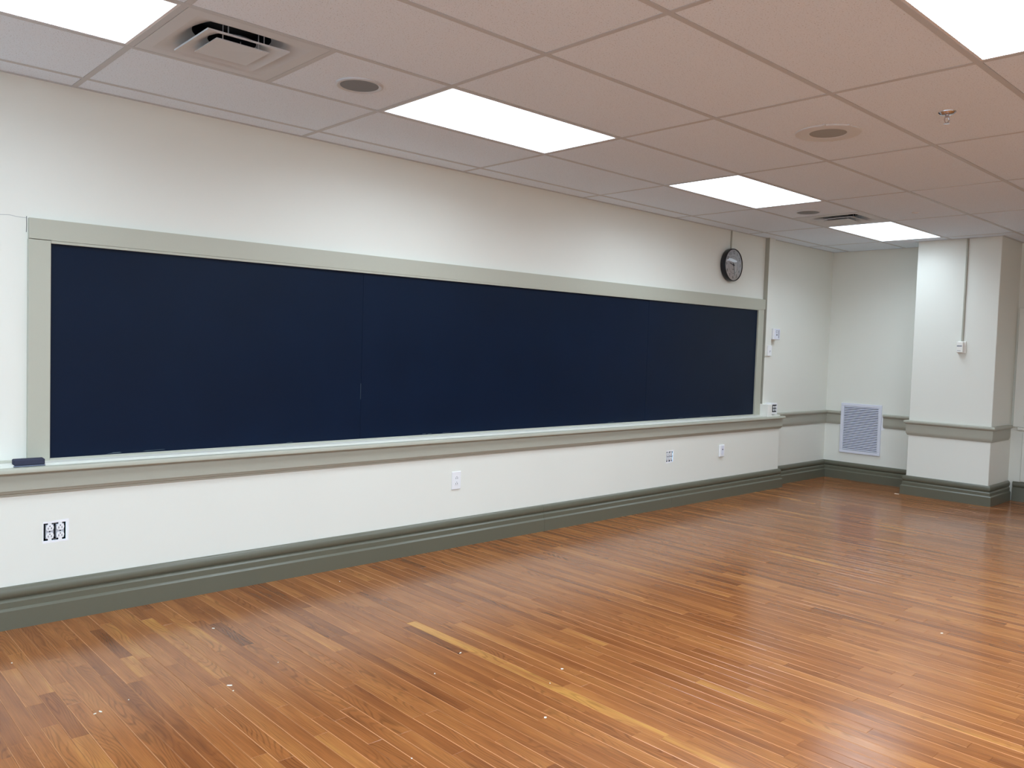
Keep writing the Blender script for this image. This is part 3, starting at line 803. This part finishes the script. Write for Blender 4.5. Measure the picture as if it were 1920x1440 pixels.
def vent(xc, yc, label):
    t = thing('air_diffuser', (xc, yc, H), label, 'air vent', 'square air diffusers')
    a = GY / 2 - T2 - 0.002
    def ring(prof, n=4):
        """square ring from (half size, z) pairs"""
        mb = MB(); vs_ = []
        for h_, z in prof:
            vs_ += [(xc - h_, yc - h_, H + z), (xc + h_, yc - h_, H + z), (xc + h_, yc + h_, H + z), (xc - h_, yc + h_, H + z)]
        fs = [(k_ * 4 + i, k_ * 4 + (i + 1) % 4, k_ * 4 + 4 + (i + 1) % 4, k_ * 4 + 4 + i) for k_ in range(len(prof) - 1) for i in range(4)]
        mb.add(vs_, fs); return mb
    # flange and outer cone blending from a square to a round neck
    mb = ring([(a, 0.012), (a, 0.0005), (a - 0.052, -0.0005)])
    n = 48; sq = []; ci = []; s0 = a - 0.052
    prof = 7; vs_ = []
    for k_ in range(prof):
        f = k_ / (prof - 1)
        for i in range(n):
            an = 2 * math.pi * i / n + math.pi / 4; ca, sa = math.cos(an), math.sin(an); sc_ = 1 / max(abs(ca), abs(sa))
            rs = s0 * sc_; rc = 0.155
            r_ = rs + (rc - rs) * f; z = -0.0005 + 0.055 * (f ** 1.6)
            vs_.append((xc + r_ * ca, yc + r_ * sa, H + z))
    mb.add(vs_, [(k_ * n + i, k_ * n + (i + 1) % n, (k_ + 1) * n + (i + 1) % n, (k_ + 1) * n + i) for k_ in range(prof - 1) for i in range(n)])
    mb.build('flange', M_VENT, t, True, fix=True)
    mb = MB(); mb.lathe([(0.155, 0.054), (0.155, 0.095)], (xc, yc, H), 'z', 40, cap1=True); mb.build('duct', M_DARK, t)
    # middle cone: square rim rising to a round hole
    mb = MB(); vs_ = []; s1 = 0.170
    for k_ in range(6):
        f = k_ / 5
        for i in range(n):
            an = 2 * math.pi * i / n + math.pi / 4; ca, sa = math.cos(an), math.sin(an); sc_ = 1 / max(abs(ca), abs(sa))
            r_ = s1 * sc_ + (0.095 - s1 * sc_) * f; vs_.append((xc + r_ * ca, yc + r_ * sa, H - 0.012 + 0.04 * f ** 1.5))
    mb.add(vs_, [(k_ * n + i, k_ * n + (i + 1) % n, (k_ + 1) * n + (i + 1) % n, (k_ + 1) * n + i) for k_ in range(5) for i in range(n)])
    ringo = ring([(s1, -0.012), (s1 + 0.001, -0.006)]); mb.add(ringo.v, ringo.f)
    mb.build('middle_cone', M_VENT, t, True)
    mb = ring([(0.003, 0.020), (0.110, -0.011), (0.111, -0.015), (0.060, -0.013), (0.002, -0.010)]); mb.build('centre_cone', M_VENT, t)
    for sx, sy in ((1, 1), (1, -1), (-1, 1), (-1, -1)):
        mb = MB(); mb.box(xc + sx * 0.075 - 0.0015, xc + sx * 0.075 + 0.0015, yc + sy * 0.085 - 0.0015, yc + sy * 0.085 + 0.0015, H - 0.005, H + 0.07); mb.build('strut', M_VENT, t)
        mb = MB(); mb.box(xc + sx * 0.075 - 0.0015, xc + sx * 0.075 + 0.0015, yc + sy * 0.135 - 0.0015, yc + sy * 0.135 + 0.0015, H - 0.002, H + 0.06); mb.build('strut', M_VENT, t)
vent(-0.75 * GX, (rows[1] + rows[2]) / 2, 'large square air diffuser near the top left ceiling panel')
vent(3.75 * GX, (rows[1] + rows[2]) / 2, 'far square air diffuser next to the farthest ceiling panel')

def speaker(xc, yc, r0, r1, label, mesh_m, flange_m, wide=False):
    t = thing('ceiling_speaker', (xc, yc, H), label, 'speaker', 'round ceiling speakers')
    zb = 0.002
    mb = MB(); mb.lathe([(r0, zb), (r0 - 0.001, zb - 0.006), (r0 - 0.008, zb - 0.009), (r1 + 0.004, zb - 0.007), (r1, zb - 0.004)], (xc, yc, H), 'z', 56); mb.build('flange', flange_m, t, True)
    mb = MB(); mb.lathe([(r1 + 0.001, zb - 0.0045), (r1 * 0.5, zb - 0.0055)], (xc, yc, H), 'z', 56, cap1=True); mb.build('mesh_cover', mesh_m, t)
    if wide:
        for an in (20, 200, 245):
            a = math.radians(an); mb = MB(); mb.cbox(xc + (r0 - 0.002) * math.cos(a) - 0.012, xc + (r0 - 0.002) * math.cos(a) + 0.012, yc + (r0 - 0.002) * math.sin(a) - 0.008, yc + (r0 - 0.002) * math.sin(a) + 0.008, H + zb - 0.007, H + zb, 0.002)
            mb.build('clip', flange_m, t)
speaker(-0.297, -1.092, 0.110, 0.088, 'round grey ceiling speaker between near air diffuser and middle ceiling panel', M_SPK, M_VENT)
speaker(1.829, -2.315, 0.166, 0.093, 'wide flanged cream ceiling speaker left of the sprinkler', M_SPK2, M_SPKF, True)
speaker(4.030, -1.072, 0.096, 0.090, 'small far ceiling speaker beside the far air diffuser', M_SPK, M_VENT)

SX, SY = 1.838, -2.905
t = thing('sprinkler_head', (SX, SY, H), 'small chrome fire sprinkler hanging from a ceiling tile', 'sprinkler')
mb = MB(); mb.lathe([(0.040, 0.002), (0.039, -0.002), (0.030, -0.010), (0.015, -0.014), (0.012, -0.014)], (SX, SY, H), 'z', 32, cap1=True); mb.build('escutcheon', M_CHROME, t, True)
mb = MB(); mb.lathe([(0.009, -0.012), (0.009, -0.024), (0.006, -0.026)], (SX, SY, H), 'z', 16, cap1=True); mb.build('body', M_CHROME, t, True)
for sg in (-1, 1):
    dx, dy = RIGHT.x * sg, RIGHT.y * sg
    mb = MB()
    for k_, (o0, z0, o1, z1) in enumerate(((0.008, -0.022, 0.012, -0.036), (0.012, -0.036, 0.005, -0.050))):
        mb.add([(SX + dx * (o + e1) , SY + dy * (o + e1) + e2, H + z) for o, z in ((o0, z0), (o1, z1)) for e1, e2 in ((-0.0015, -0.0015), (0.0015, -0.0015), (0.0015, 0.0015), (-0.0015, 0.0015))],
               [(0, 1, 5, 4), (1, 2, 6, 5), (2, 3, 7, 6), (3, 0, 4, 7), (0, 1, 2, 3), (4, 5, 6, 7)])
    mb.build('frame_arm', M_CHROME, t)
mb = MB(); mb.lathe([(0.003, -0.048), (0.004, -0.052), (0.013, -0.053), (0.013, -0.0545), (0.001, -0.055)], (SX, SY, H), 'z', 20, cap1=True); mb.build('deflector', M_CHROME, t)

t = tag(MB().lathe([(0.028, 0.003), (0.027, -0.002), (0.020, -0.004)], (4.555, -1.724, H), 'z', 24, cap1=True).build('cover_cap', M_FRAME, smooth=True),
        'tiny pale disc on the ceiling behind the far air diffuser', 'ceiling cap')

# ------------------------------------------------------------------ paint flakes on the floor
def chip(x, y, L_, W_, ang, label, group=None, seed=0, z=0.0006):
    r2 = random.Random(seed); n = 7; ca, sa = math.cos(ang), math.sin(ang); poly = []
    for i in range(n):
        a = 2 * math.pi * i / n; q = r2.uniform(0.7, 1.1); u, v = L_ / 2 * q * math.cos(a), W_ / 2 * q * math.sin(a); poly.append((u, v))
    mb = MB(); vs_ = []
    for u, v in poly: vs_.append((x + u * ca - v * sa, y + u * sa + v * ca, z))
    for u, v in poly: vs_.append((x + (u * ca - v * sa) * .9, y + (u * sa + v * ca) * .9, z + 0.0016 + 0.0025 * abs(u) / L_))
    mb.add(vs_, [tuple(range(n)), tuple(range(2 * n - 1, n - 1, -1))] + [(i, (i + 1) % n, n + (i + 1) % n, n + i) for i in range(n)])
    o = mb.build('paint_flake', M_CHIP); return tag(o, label, 'paint flake', group)
DIA = math.atan2(RIGHT.y, RIGHT.x)
chip(-0.779, -0.687, 0.017, 0.007, DIA, 'white paint flake on the floor nearest the baseboard under the blackboard', seed=1)
chip(-0.992, -1.349, 0.022, 0.009, DIA, 'long white paint flake on the floor, lower left of the yellow plank', seed=2)
chip(-1.449, -1.281, 0.018, 0.008, -1.2, 'larger arm of the split white paint flake at lower left', seed=3)
chip(-1.470, -1.286, 0.014, 0.005, 0.1, 'thin left arm of the split white paint flake at lower left', seed=4)
chip(0.176, -2.062, 0.012, 0.009, DIA, 'white paint flake right of the yellow plank', seed=5)
chip(-0.210, -2.342, 0.012, 0.010, DIA, 'pale round paint flake near the bottom edge of the picture', seed=6)
chip(2.032, -2.947, 0.017, 0.008, DIA, 'single pale paint flake on the right part of the floor', seed=7)
chip(-0.053, -1.649, 0.016, 0.005, 0.3, 'pale paint flake at the dark end of a plank beside the yellow one', seed=8)
chip(-1.591, -0.585, 0.006, 0.005, 0, 'white speck on the floor at the far left edge', seed=9)
for i, (x, y, s, lb) in enumerate([(-1.002, -1.406, 0.006, 'tiny white speck just below the long white paint flake'),
        (-1.339, -1.241, 0.005, 'tiny white speck just right of the split paint flake'),
        (-0.735, -1.253, 0.006, 'tiny white speck alone, up and right of the long white flake'),
        (-0.284, -1.763, 0.007, 'tiny white speck on the planks left of the yellow plank'),
        (0.027, -2.135, 0.005, 'tiny white speck lying on the yellow plank'),
        (-0.772, -2.274, 0.006, 'tiny white speck at the very bottom edge of the picture'),
        (0.093, -0.376, 0.006, 'tiny white speck closest to the baseboard below mid blackboard')]):
    chip(x, y, s, s * 0.8, 0.3 * i, lb, 'paint specks on the planks', 20 + i)
chip(6.205, -1.046, 0.05, 0.02, -math.pi / 2, 'crumb of pale caulk at the left foot of the pillar', seed=40)

for o in bpy.data.objects:                                           # specks, slots and marks too small to pick apart singly
    if o.parent and o.name.split('.')[0] in ('chalk_smear', 'mounting_ear', 'bracket', 'slot', 'mark', 'numerals', 'minute_track'):
        o['kind'] = 'stuff'
